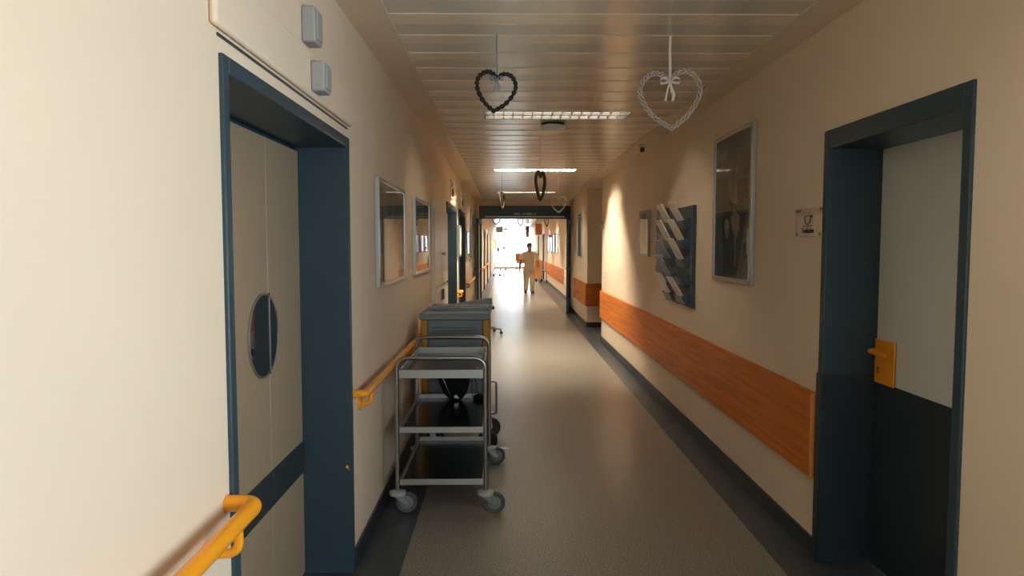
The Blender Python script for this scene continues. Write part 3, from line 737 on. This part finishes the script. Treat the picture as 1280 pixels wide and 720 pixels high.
# black bag and cuff on the middle tray of the trolley
t = thing('black_bag', 'black soft bag on the middle tray, leaning at the back', 'bag', (-.37, 4.93, .494))
def ell(cx_, cy_, cz_, a, b_, n=20, pw=.75):
    out = []
    for i in range(n):
        q = 2*PI*i/n; c_, s_ = math.cos(q), math.sin(q)
        out.append((cx_ + a*math.copysign(abs(c_)**pw, c_), cy_ + b_*math.copysign(abs(s_)**pw, s_), cz_))
    return out
b = MB(); b.loft([ell(.012,0,0,.03,.025), ell(.012,0,.004,.045,.032), ell(.008,0,.05,.085,.036), ell(.004,0,.11,.105,.034), ell(0,0,.17,.118,.026), ell(0,0,.205,.112,.012), ell(0,0,.21,.10,.006)])
link('pouch', b, M['cloth'], t, angle=60)
b = MB(); b.tube([(-.03,-.036,.05), (-.045,-.043,.09), (-.075,-.04,.16)], .003, 6); link('zip', b, M['chrome'], t)
b = MB(); b.lathe([(.012,-.041),(.012,-.033)], (.016,0,.03), 'y', 14); b.lathe([(.007,-.043),(.007,-.03)], (.03,0,.022), 'y', 12); link('buckle', b, M['chrome'], t)
t = thing('pressure_cuff', 'small black coiled cuff with cord beside the bag on the tray', 'cuff', (-.188, 4.93, .494))
b = MB(); b.loft([ell(0,0,0,.04,.03), ell(0,0,.012,.045,.035), ell(0,0,.03,.034,.027), ell(.003,0,.038,.018,.014)]); link('cuff', b, M['cloth'], t, angle=60)
b = MB(); b.tube(catmull([(0,0,.036), (-.02,.0,.07), (-.018,.002,.12), (-.05,.002,.16), (-.055,.0,.1), (-.05,-.005,.03), (-.04,-.01,.004)], 6), .003, 6); link('cord', b, M['black'], t)

# ------------------------------------------------------------------ rolling stool hidden behind the carts
t = thing('rolling_stool', 'low rolling stool behind the carts with one foot showing', 'stool', (-.37, 12.5, 0))
b = MB(); b.lathe([(.15,.44),(.17,.45),(.175,.48),(.16,.5),(.1,.505)], (0,0,0), 'z', 28); link('seat', b, M['black'], t)
b = MB(); b.tube([(0,0,.08),(0,0,.44)], .024, 12); link('column', b, M['chrome'], t)
for k in range(5):
    a = 2*PI*k/5 - .25; dx, dy = math.cos(a), math.sin(a)
    b = MB(); b.tube([(0,0,.11),(dx*.15,dy*.15,.10),(dx*.30,dy*.30,.085)], [.022,.018,.013], 10); l = link('leg', b, M['chrome'], t)
    b = MB(); b.tube([(dx*.29,dy*.29,.088),(dx*.29,dy*.29,.05)], .012, 8); b.lathe([(.02,-.022),(.028,-.018),(.028,.018),(.02,.022)], (dx*.3,dy*.3,.028), 'y', 16); link('caster', b, M['black'], l)

# ------------------------------------------------------------------ heart wreaths
HALF = [(0,.20),(.07,.30),(.18,.36),(.32,.345),(.44,.24),(.495,.08),(.45,-.11),(.32,-.32),(.16,-.47),(0,-.575)]
def heart_path(w, h, n=7, skew=0):
    r = catmull([(x, 0, z) for x, z in HALF], n); k = len(r)
    l = [Vector((-p.x, 0, p.z)) for p in r]
    full = r + l[::-1][1:-1]
    return [Vector((p.x*w + skew*p.z*w, 0, (p.z)*h/.93)) for p in full]
def heart(name, label, x, y, z, w, h, rot, strand_r, spread, m, rm, ribw, strands=3, turns=22, bow=1.0, group=None, drop=None, tilt=0):
    """heart wreath hanging from the ceiling by a ribbon; z = height of the cleft"""
    t = thing(name, label, 'heart wreath', (x, y, z), rot, group=group)
    P = heart_path(w, h); N = len(P); C = Vector((0,0,.20*h/.93)); ct, st_ = math.cos(tilt), math.sin(tilt)
    P = [p - C for p in P]; P = [Vector((p.x*ct - p.z*st_, 0, p.x*st_ + p.z*ct)) for p in P]
    b = MB()
    for s_ in range(strands):
        path = []
        M_ = N*3
        for i in range(M_):
            f_ = i/3; i0 = int(f_) % N; i1 = (i0+1) % N; u = f_ - int(f_); p = P[i0]*(1-u) + P[i1]*u
            tt = (P[(i0+2) % N] - P[i0-1]).normalized(); nrm = Vector((-tt.z, 0, tt.x)); q = 2*PI*(turns*i/M_ + s_/strands)
            jit = 1 + .25*math.sin(i*1.7+s_)
            path.append(p + nrm*math.cos(q)*spread*jit + Vector((0,1,0))*math.sin(q)*spread)
        b.tube(path, strand_r, 6, closed=True)
    link('wreath', b, M[m], t, angle=60)
    top = CEIL + .003 - z
    rb = MB(); rb.band([(0,0,-.004), (.002,.001,top*.3), (-.001,0,top*.7), (0,0,top)], (1,0,0), ribw, .0012); rr_ = link('ribbon', rb, M[rm], t, smooth=False)
    if bow:
        k = MB(); q = bow
        for s_ in (-1, 1):
            lp = catmull([(0,-.012,0), (s_*.02*q,-.016,.016*q), (s_*.042*q,-.014,.012*q), (s_*.04*q,-.012,-.006*q), (s_*.014*q,-.016,-.004*q), (0,-.012,0)], 5); k.band(lp, (0,.25,1), ribw*.9)
        k.band(catmull([(0,-.014,0), (.006*q,-.018,-.03*q), (.016*q,-.016,-.06*q), (.012*q,-.014,-.085*q)], 5), (1,.1,0), [ribw*1.0]*6 + [ribw*1.5]*5 + [ribw*1.1]*5)
        k.band(catmull([(0,-.014,0), (-.012*q,-.018,-.04*q), (-.020*q,-.015,-.085*q)], 6), (1,.1,0), ribw*.7)
        k.lathe([(.004*q,-.006*q),(.008*q,0),(.004*q,.006*q)], (0,-.014,0), 'x', 10)
        link('bow', k, M[rm], rr_, smooth=False)
    return t
heart('heart_wreath', 'dark wicker heart with grey ribbon hanging nearest over the carts', -.045, 3.67, 2.455, .205, .195, R(4), .0055, .0066, 'wicker', 'ribbongrey', .008, strands=2, turns=14, bow=.75, tilt=R(-6))
heart('heart_wreath', 'large white wicker heart with white bow near the right wall', .856, 3.68, 2.445, .315, .285, R(-4), .0034, .0105, 'wickerwhite', 'ribbonwhite', .013, strands=3, turns=12, bow=1.15, tilt=R(3))
heart('heart_wreath', 'brown wicker heart seen almost edge on, below the lit light', .345, 6.95, 2.27, .25, .27, R(66), .008, .008, 'wickerbrown', 'wickerbrown', .004, bow=0)
heart('heart_wreath', 'plain white heart hanging in front of the fire door header', .853, 11.25, 2.33, .25, .25, R(5), .006, .004, 'wickerwhite', 'ribbonwhite', .006, strands=2, bow=.6)
heart('heart_wreath', 'small dark heart turned edge on, left of the fire door header', -.055, 10.75, 2.35, .21, .24, R(70), .008, .008, 'wicker', 'wicker', .006, bow=0)
heart('heart_wreath', 'dark heart half hidden behind the header, left in the bright corridor', -.27, 20.3, 2.36, .22, .20, 0, .008, .008, 'wicker', 'wicker', .006, bow=0)
heart('heart_wreath', 'dark heart hanging beyond the header near the corridor middle', .47, 22.0, 2.40, .18, .24, R(20), .008, .006, 'wickerbrown', 'wicker', .006, bow=0)
heart('heart_wreath', 'dark heart hanging beyond the header in front of the right prints', 1.27, 21.6, 2.38, .16, .25, R(30), .008, .006, 'wicker', 'wicker', .006, bow=0)
heart('heart_wreath', 'pale heart hanging far down beside the orange banner', .95, 31.0, 2.25, .22, .22, 0, .008, .008, 'ribbongrey', 'wicker', .006, bow=0)
heart('heart_wreath', 'dark heart hanging far down before the end window', -.02, 33.0, 2.30, .08, .26, 0, .010, .008, 'wicker', 'wicker', .006, bow=0)

# ------------------------------------------------------------------ things in the bright corridor
def hanging_sign(label, x, y, w_, z0, z1, m):
    t = thing('hanging_sign', label, 'sign', (x, y, z0))
    b = MB(); b.box(-w_/2, w_/2, -.02, .02, 0, z1-z0); link('panel', b, M[m], t, bevel=.006)
    for s_ in (-w_*.35, w_*.35):
        b = MB(); b.tube([(s_,0,z1-z0),(s_,0,CEIL-z0)], .006, 6); link('rod', b, M['chrome'], t)
hanging_sign('cream hanging sign on the left of the bright corridor', -.27, 30.0, .30, 2.12, 2.38, 'paper')
hanging_sign('orange hanging panel on the right of the bright corridor', 1.42, 30.0, .28, 2.02, 2.50, 'orangewood')
hanging_sign('tall orange hanging panel left of the other orange one', 1.14, 36.5, .18, 1.98, 2.58, 'orangewood')

def iv_stand(label, x, y, h):
    t = thing('infusion_stand', label, 'infusion stand', (x, y, 0))
    b = MB(); b.tube([(0,0,.1),(0,0,h)], .014, 10); link('pole', b, M['chrome'], t)
    for k in range(5):
        a = 2*PI*k/5 + .1; dx, dy = math.cos(a)*.30, math.sin(a)*.30
        b = MB(); b.tube([(0,0,.115),(dx,dy,.075)], .014, 8); l = link('leg', b, M['chrome'], t)
        b = MB(); b.tube([(dx,dy,.08),(dx,dy,.045)], .01, 8); b.lathe([(.022,-.02),(.034,-.016),(.034,.016),(.022,.02)], (dx,dy,.034), 'y', 14); link('caster', b, M['black'], l)
    b = MB()
    for s_ in (-1, 1): b.tube(fillet([(0,0,h), (s_*.09,0,h), (s_*.11,0,h+.05)], .02, 4), .006, 8)
    link('hook', b, M['chrome'], t)
    b = MB(); b.box(-.06,.06,-.09,-.014,h-.75,h-.55); link('pump', b, M['rack'], t, bevel=.01)
iv_stand('infusion stand by the left wall of the bright corridor', -.38, 35.7, 2.0)
iv_stand('infusion stand behind the other, before the end window', -.10, 44.0, 2.05)
t = thing('wall_shelf', 'small wooden box shelf on the far left wall', 'shelf', (XL, 37.6, 1.38))
b = MB(); b.box(0,.26,-.3,.3,0,.02); b.box(0,.26,-.3,.3,.48,.5); b.box(0,.26,-.3,-.28,.02,.48); b.box(0,.26,.28,.3,.02,.48); b.box(0,.012,-.28,.28,.02,.48); link('carcass', b, M['paper'], t, bevel=.003)

t = thing('hospital_bed', 'hospital bed with orange end panel far down the corridor', 'bed', (1.12, 43.6, 0))
for yq in (0, 2.0):
    b = MB(); b.box(-.47, .47, yq-.02, yq+.02, .56, 1.0); link('end_panel', b, M['orangewood'], t, bevel=.03, seg=4)
b = MB(); b.box(-.44, .44, .03, 1.97, .42, .47); link('frame', b, M['alu'], t, bevel=.01)
b = MB(); b.box(-.43, .43, .04, 1.96, .47, .62); link('mattress', b, M['linen'], t, bevel=.04, seg=4)
for sx in (-.4, .4):
    for yq in (.1, 1.9):
        b = MB(); b.tube([(sx,yq,.10),(sx,yq,.42)], .02, 10); l = link('leg', b, M['alu'], t)
        b = MB(); b.lathe([(.03,-.02),(.055,-.015),(.055,.015),(.03,.02)], (sx,yq,.055), 'x', 18); link('caster', b, M['black'], l)
t = thing('linen_cart', 'orange wheeled linen cart by the right wall behind the person', 'cart', (1.44, 30.4, 0))
b = MB(); b.box(-.14, .14, -.25, .25, .14, .20); b.box(-.14, .14, -.25, -.23, .20, .88); b.box(-.14, .14, .23, .25, .20, .88); b.box(-.14, .14, -.25, .25, .88, .92); link('body', b, M['orangewood'], t, bevel=.01)
b = MB(); b.box(-.13, .13, -.22, .22, .5, .53); link('shelf', b, M['alu'], t)
for sx in (-.11, .11):
    for yq in (-.2, .2):
        b = MB(); b.tube([(sx,yq,.14),(sx,yq,.09)], .012, 8); b.lathe([(.03,-.018),(.055,-.014),(.055,.014),(.03,.018)], (sx,yq,.055), 'y', 18); link('caster', b, M['black'], t)
t = thing('walking_frame', 'grey wheeled walking frame against the far right wall', 'walker', (1.58, 29.2, 0))
for sx in (-.13, .13):
    b = MB(); b.tube(fillet([(sx,-.22,.06), (sx,-.12,.82), (sx,.12,.82), (sx,.22,.06)], .06, 6), .013, 10); fr_ = link('side_frame', b, M['alu'], t)
    for yq in (-.22, .22):
        b = MB(); b.lathe([(.03,-.016),(.06,-.012),(.06,.012),(.03,.016)], (sx,yq,.06), 'x', 18); link('wheel', b, M['black'], fr_)
b = MB(); b.tube([(-.13,-.15,.55),(.13,-.15,.55)], .012, 8); b.tube([(-.13,.15,.55),(.13,.15,.55)], .012, 8); link('crossbar', b, M['alu'], t)

# ------------------------------------------------------------------ person walking towards the viewer (faces -y)
PE = thing('person', 'person in cream scrubs walking towards the viewer beyond the fire doors', 'person', (.775, 22.8, 0), R(4))
def skin_obj(name, verts, edges, radii, m, parent, sub=2, root=0):
    me = bpy.data.meshes.new(name); me.from_pydata(verts, edges, []); me.materials.append(m)
    o = bpy.data.objects.new(name, me); COL.objects.link(o); o.parent = parent
    sk = o.modifiers.new('Skin', 'SKIN'); sk.use_smooth_shade = True
    for i, r in enumerate(radii):
        d = me.skin_vertices[0].data[i]; d.radius = (r, r) if not isinstance(r, tuple) else r; d.use_root = (i == root)
    if sub: sb = o.modifiers.new('Subdivision', 'SUBSURF'); sb.levels = sub; sb.render_levels = sub
    return o
V, Ed, Rd = [], [], []
def jv(p, r, parent=None):
    V.append(p); Rd.append(r)
    if parent is not None: Ed.append((parent, len(V)-1))
    return len(V)-1
pel = jv((0,0,.90), (.135,.10)); wa = jv((0,-.005,1.04), (.12,.09), pel); ch = jv((0,0,1.22), (.14,.10), wa); ns = jv((0,.005,1.35), (.075,.06), ch)
nk = jv((0,-.005,1.425), .05, ns); jaw = jv((0,-.025,1.485), (.060,.066), nk); face = jv((0,-.016,1.535), (.072,.085), jaw); sku = jv((0,-.002,1.585), (.073,.088), face); cr = jv((0,.0,1.625), (.048,.058), sku)
nose = jv((0,-.118,1.522), .011, face)
for s_ in (-1, 1): jv((s_*.083, .004, 1.525), (.012,.02), face)
arms = {}
# person's right arm = viewer's left (x<0): hangs, slightly away;  left arm bent, forearm forward
for s_, pts in ((-1, [(-.185,.005,1.335,.052), (-.265,.02,1.08,.043), (-.312,-.03,.86,.031), (-.318,-.045,.82,.027), (-.318,-.055,.785,.03)]),
                (1,  [(.185,.005,1.335,.052), (.29,.05,1.09,.043), (.30,-.12,.96,.032), (.298,-.155,.94,.027), (.292,-.19,.925,.03)])):
    prv = ns
    for p in pts: prv = jv(p[:3], p[3], prv)
    base = Vector(pts[-1][:3]); fw = (base - Vector(pts[-2][:3])).normalized(); side = Vector((0,1,0)) if s_ < 0 else Vector((0,0,-1))
    side = (side - fw*side.dot(fw)).normalized(); curl = fw.cross(side)*(-s_) 
    for k, (o_, ln) in enumerate(((-.024,.065),(-.008,.075),(.008,.072),(.023,.058))):
        a = jv(tuple(base + side*o_ + fw*.035), .0095, prv); b2 = jv(tuple(base + side*o_*1.1 + fw*(.035+ln*.5) + curl*.006), .0085, a); jv(tuple(base + side*o_*1.1 + fw*(.035+ln*.95) + curl*.024), .0075, b2)
    th0 = jv(tuple(base - side*.034 - fw*.0), .0105, prv); jv(tuple(base - side*.05 + fw*.035 + curl*.012), .009, th0)
for s_, kn, an, toe in ((-1, (-.095,-.01,.49), (-.10,.13,.105), (-.11,.0,.035)), (1, (.095,-.07,.49), (.085,-.14,.085), (.09,-.29,.03))):
    h_ = jv((s_*.095,0,.83), .085, pel); k_ = jv(kn, .055, h_); a_ = jv(an, .036, k_); jv(toe, .03, a_)
body = skin_obj('body', V, Ed, Rd, M['skin'], PE)
# eyes, brows, mouth
for s_ in (-.03, .03):
    b = MB(); b.lathe([(.001,-.006),(.006,-.004),(.009,0),(.006,.004)], (s_,-.096,1.545), 'y', 12); link('eye', b, M['hair'], PE)
    b = MB(); b.tube([(s_-.018,-.098,1.56), (s_,-.102,1.566), (s_+.018,-.098,1.562)], .0035, 6); link('eyebrow', b, M['hair'], PE)
b = MB(); b.tube([(-.022,-.089,1.483), (0,-.096,1.481), (.022,-.089,1.483)], .0045, 6); link('mouth', b, mat('lips', (.30,.12,.10), .5), PE)
# hair
b = MB(); rings = []
for i in range(9):
    a = i/8; z = 1.575 + .098*math.sin(a*PI/2); q = math.cos(a*PI/2)
    rings.append([(.090*max(q,.03)*math.cos(2*PI*k/24), .012 + (.102 if math.sin(2*PI*k/24) < 0 else .100)*max(q,.03)*math.sin(2*PI*k/24), z - (.055 if math.sin(2*PI*k/24) > -.25 else -.01)*(1-a)) for k in range(24)])
b.loft(rings); link('hair', b, M['hair'], PE, angle=80)
# tunic
def ring(cx_, cy_, cz_, a, b_, n=28, pw=.85): return ell(cx_, cy_, cz_, a, b_, n, pw)
b = MB(); b.loft([ring(0,-.012,.70,.195,.150), ring(0,-.01,.74,.193,.148), ring(0,-.008,.88,.180,.138), ring(0,-.004,1.05,.166,.125), ring(0,0,1.20,.190,.130), ring(0,.004,1.31,.200,.112), ring(0,.006,1.365,.165,.088), ring(0,.004,1.40,.095,.07)], caps=True)
for s_, pts in ((-1, [(-.15,.005,1.335), (-.205,.01,1.27), (-.256,.02,1.11)]), (1, [(.15,.005,1.335), (.212,.015,1.27), (.283,.045,1.11)])):
    b.tube(catmull(pts, 5), [.070]*3 + [.074]*4 + [.075]*4, 18)
tu = link('tunic', b, M['scrub'], PE, angle=70)
b = MB(); b.prism([(-.045,1.405),(.045,1.405),(0,1.30)], 'y', -.128, -.055); link('neckline', b, M['skin'], tu, smooth=False)
b = MB(); b.box(.05,.14,-.143,-.12,1.12,1.22); link('pocket', b, M['scrub'], tu, bevel=.006)
# trousers
b = MB()
for s_, pts, rr_ in ((-1, [(-.085,.0,.84), (-.095,-.005,.66), (-.098,.0,.49), (-.1,.075,.26), (-.102,.125,.10)], [.115,.108,.09,.078,.074]),
                     (1, [(.085,.0,.84), (.094,-.03,.66), (.096,-.065,.49), (.092,-.10,.26), (.088,-.135,.075)], [.115,.108,.09,.078,.074])):
    pth = catmull(pts, 5); rad = []
    for i in range(len(pth)):
        u = i/5; k = min(int(u), 3); rad.append(rr_[k]*(1-(u-k)) + rr_[k+1]*(u-k))
    b.tube(pth, rad, 20)
b.loft([ring(0,0,.74,.17,.12), ring(0,0,.86,.185,.13), ring(0,0,.98,.165,.115)])
link('trousers', b, M['scrub'], PE, angle=70)
# shoes
for s_, (ax, ay, az), lift in ((-1, (-.105,.12,0), 18), (1, (.09,-.16,0), -8)):
    b = MB(); b.loft([[(p[0], .06, p[1]+.045) for p in ((.03*math.cos(q), .035*math.sin(q)) for q in [2*PI*k/16 for k in range(16)])],
                      [(.042*math.cos(2*PI*k/16), .03, .052+.05*math.sin(2*PI*k/16)) for k in range(16)],
                      [(.045*math.cos(2*PI*k/16), -.06, .042+.04*math.sin(2*PI*k/16)) for k in range(16)],
                      [(.048*math.cos(2*PI*k/16), -.13, .034+.032*math.sin(2*PI*k/16)) for k in range(16)],
                      [(.03*math.cos(2*PI*k/16), -.18, .028+.022*math.sin(2*PI*k/16)) for k in range(16)]])
    sh = link('shoe', b, M['shoe'], PE, angle=70); sh.location = (ax, ay, az+.012 if s_ < 0 else .012); sh.rotation_euler = (R(lift)*(1 if s_ < 0 else 1), 0, R(s_*6))
    if s_ < 0: sh.location.z = .05
    b = MB(); b.prism([(-.035,.06),(.035,.06),(.05,-.12),(.03,-.185),(-.03,-.185),(-.05,-.12)], 'z', -.004, .014); link('sole', b, M['sole'], sh, bevel=.003)

# ------------------------------------------------------------------ daylight and camera
W = bpy.data.worlds.new('overcast sky'); SC.world = W; W.use_nodes = True
bg = W.node_tree.nodes['Background']; bg.inputs[0].default_value = (.78,.925,1.0,1); bg.inputs[1].default_value = 5.5
def sky_portal(name, loc, rot, sx, sy):
    l = bpy.data.lights.new(name, 'AREA'); l.shape = 'RECTANGLE'; l.size = sx; l.size_y = sy; l.cycles.is_portal = True
    o = bpy.data.objects.new(name, l); COL.objects.link(o); o.location = loc; o.rotation_euler = rot; return o
sky_portal('daylight_end_window', ((XL+XR2)/2, Y1+.12, 1.38), (R(-90),0,0), XR2-XL, 2.58)
sky_portal('daylight_added_side_window', (XR+.3, (WIN[0]+WIN[1])/2, (WIN[2]+WIN[3])/2), (0,R(90),0), WIN[3]-WIN[2], WIN[1]-WIN[0])
sky_portal('daylight_added_back_window', (.665, Y0-.16, 1.65), (R(90),0,0), 1.5, 1.38)

cam = bpy.data.cameras.new('camera'); co = bpy.data.objects.new('camera', cam); COL.objects.link(co); SC.camera = co
cam.sensor_width = 36; cam.lens = 36*870/1280; cam.clip_start = .02; cam.clip_end = 300
co.location = (0, 0, 1.6)
pit, yaw = math.atan(54/870), math.atan(8/870)
co.rotation_euler = (PI/2 - pit, 0, -yaw)

vs = SC.view_settings; vs.view_transform = 'Standard'; vs.look = 'None'; vs.gamma = 1; vs.use_curve_mapping = False; vs.exposure = 0.85
SC.display_settings.display_device = 'sRGB'
SC.cycles.use_denoising = True
SC.cycles.max_bounces = 10; SC.cycles.diffuse_bounces = 6; SC.cycles.glossy_bounces = 5; SC.cycles.transparent_max_bounces = 16
SC.cycles.sample_clamp_indirect = 8
SC.cycles.caustics_reflective = False; SC.cycles.caustics_refractive = False
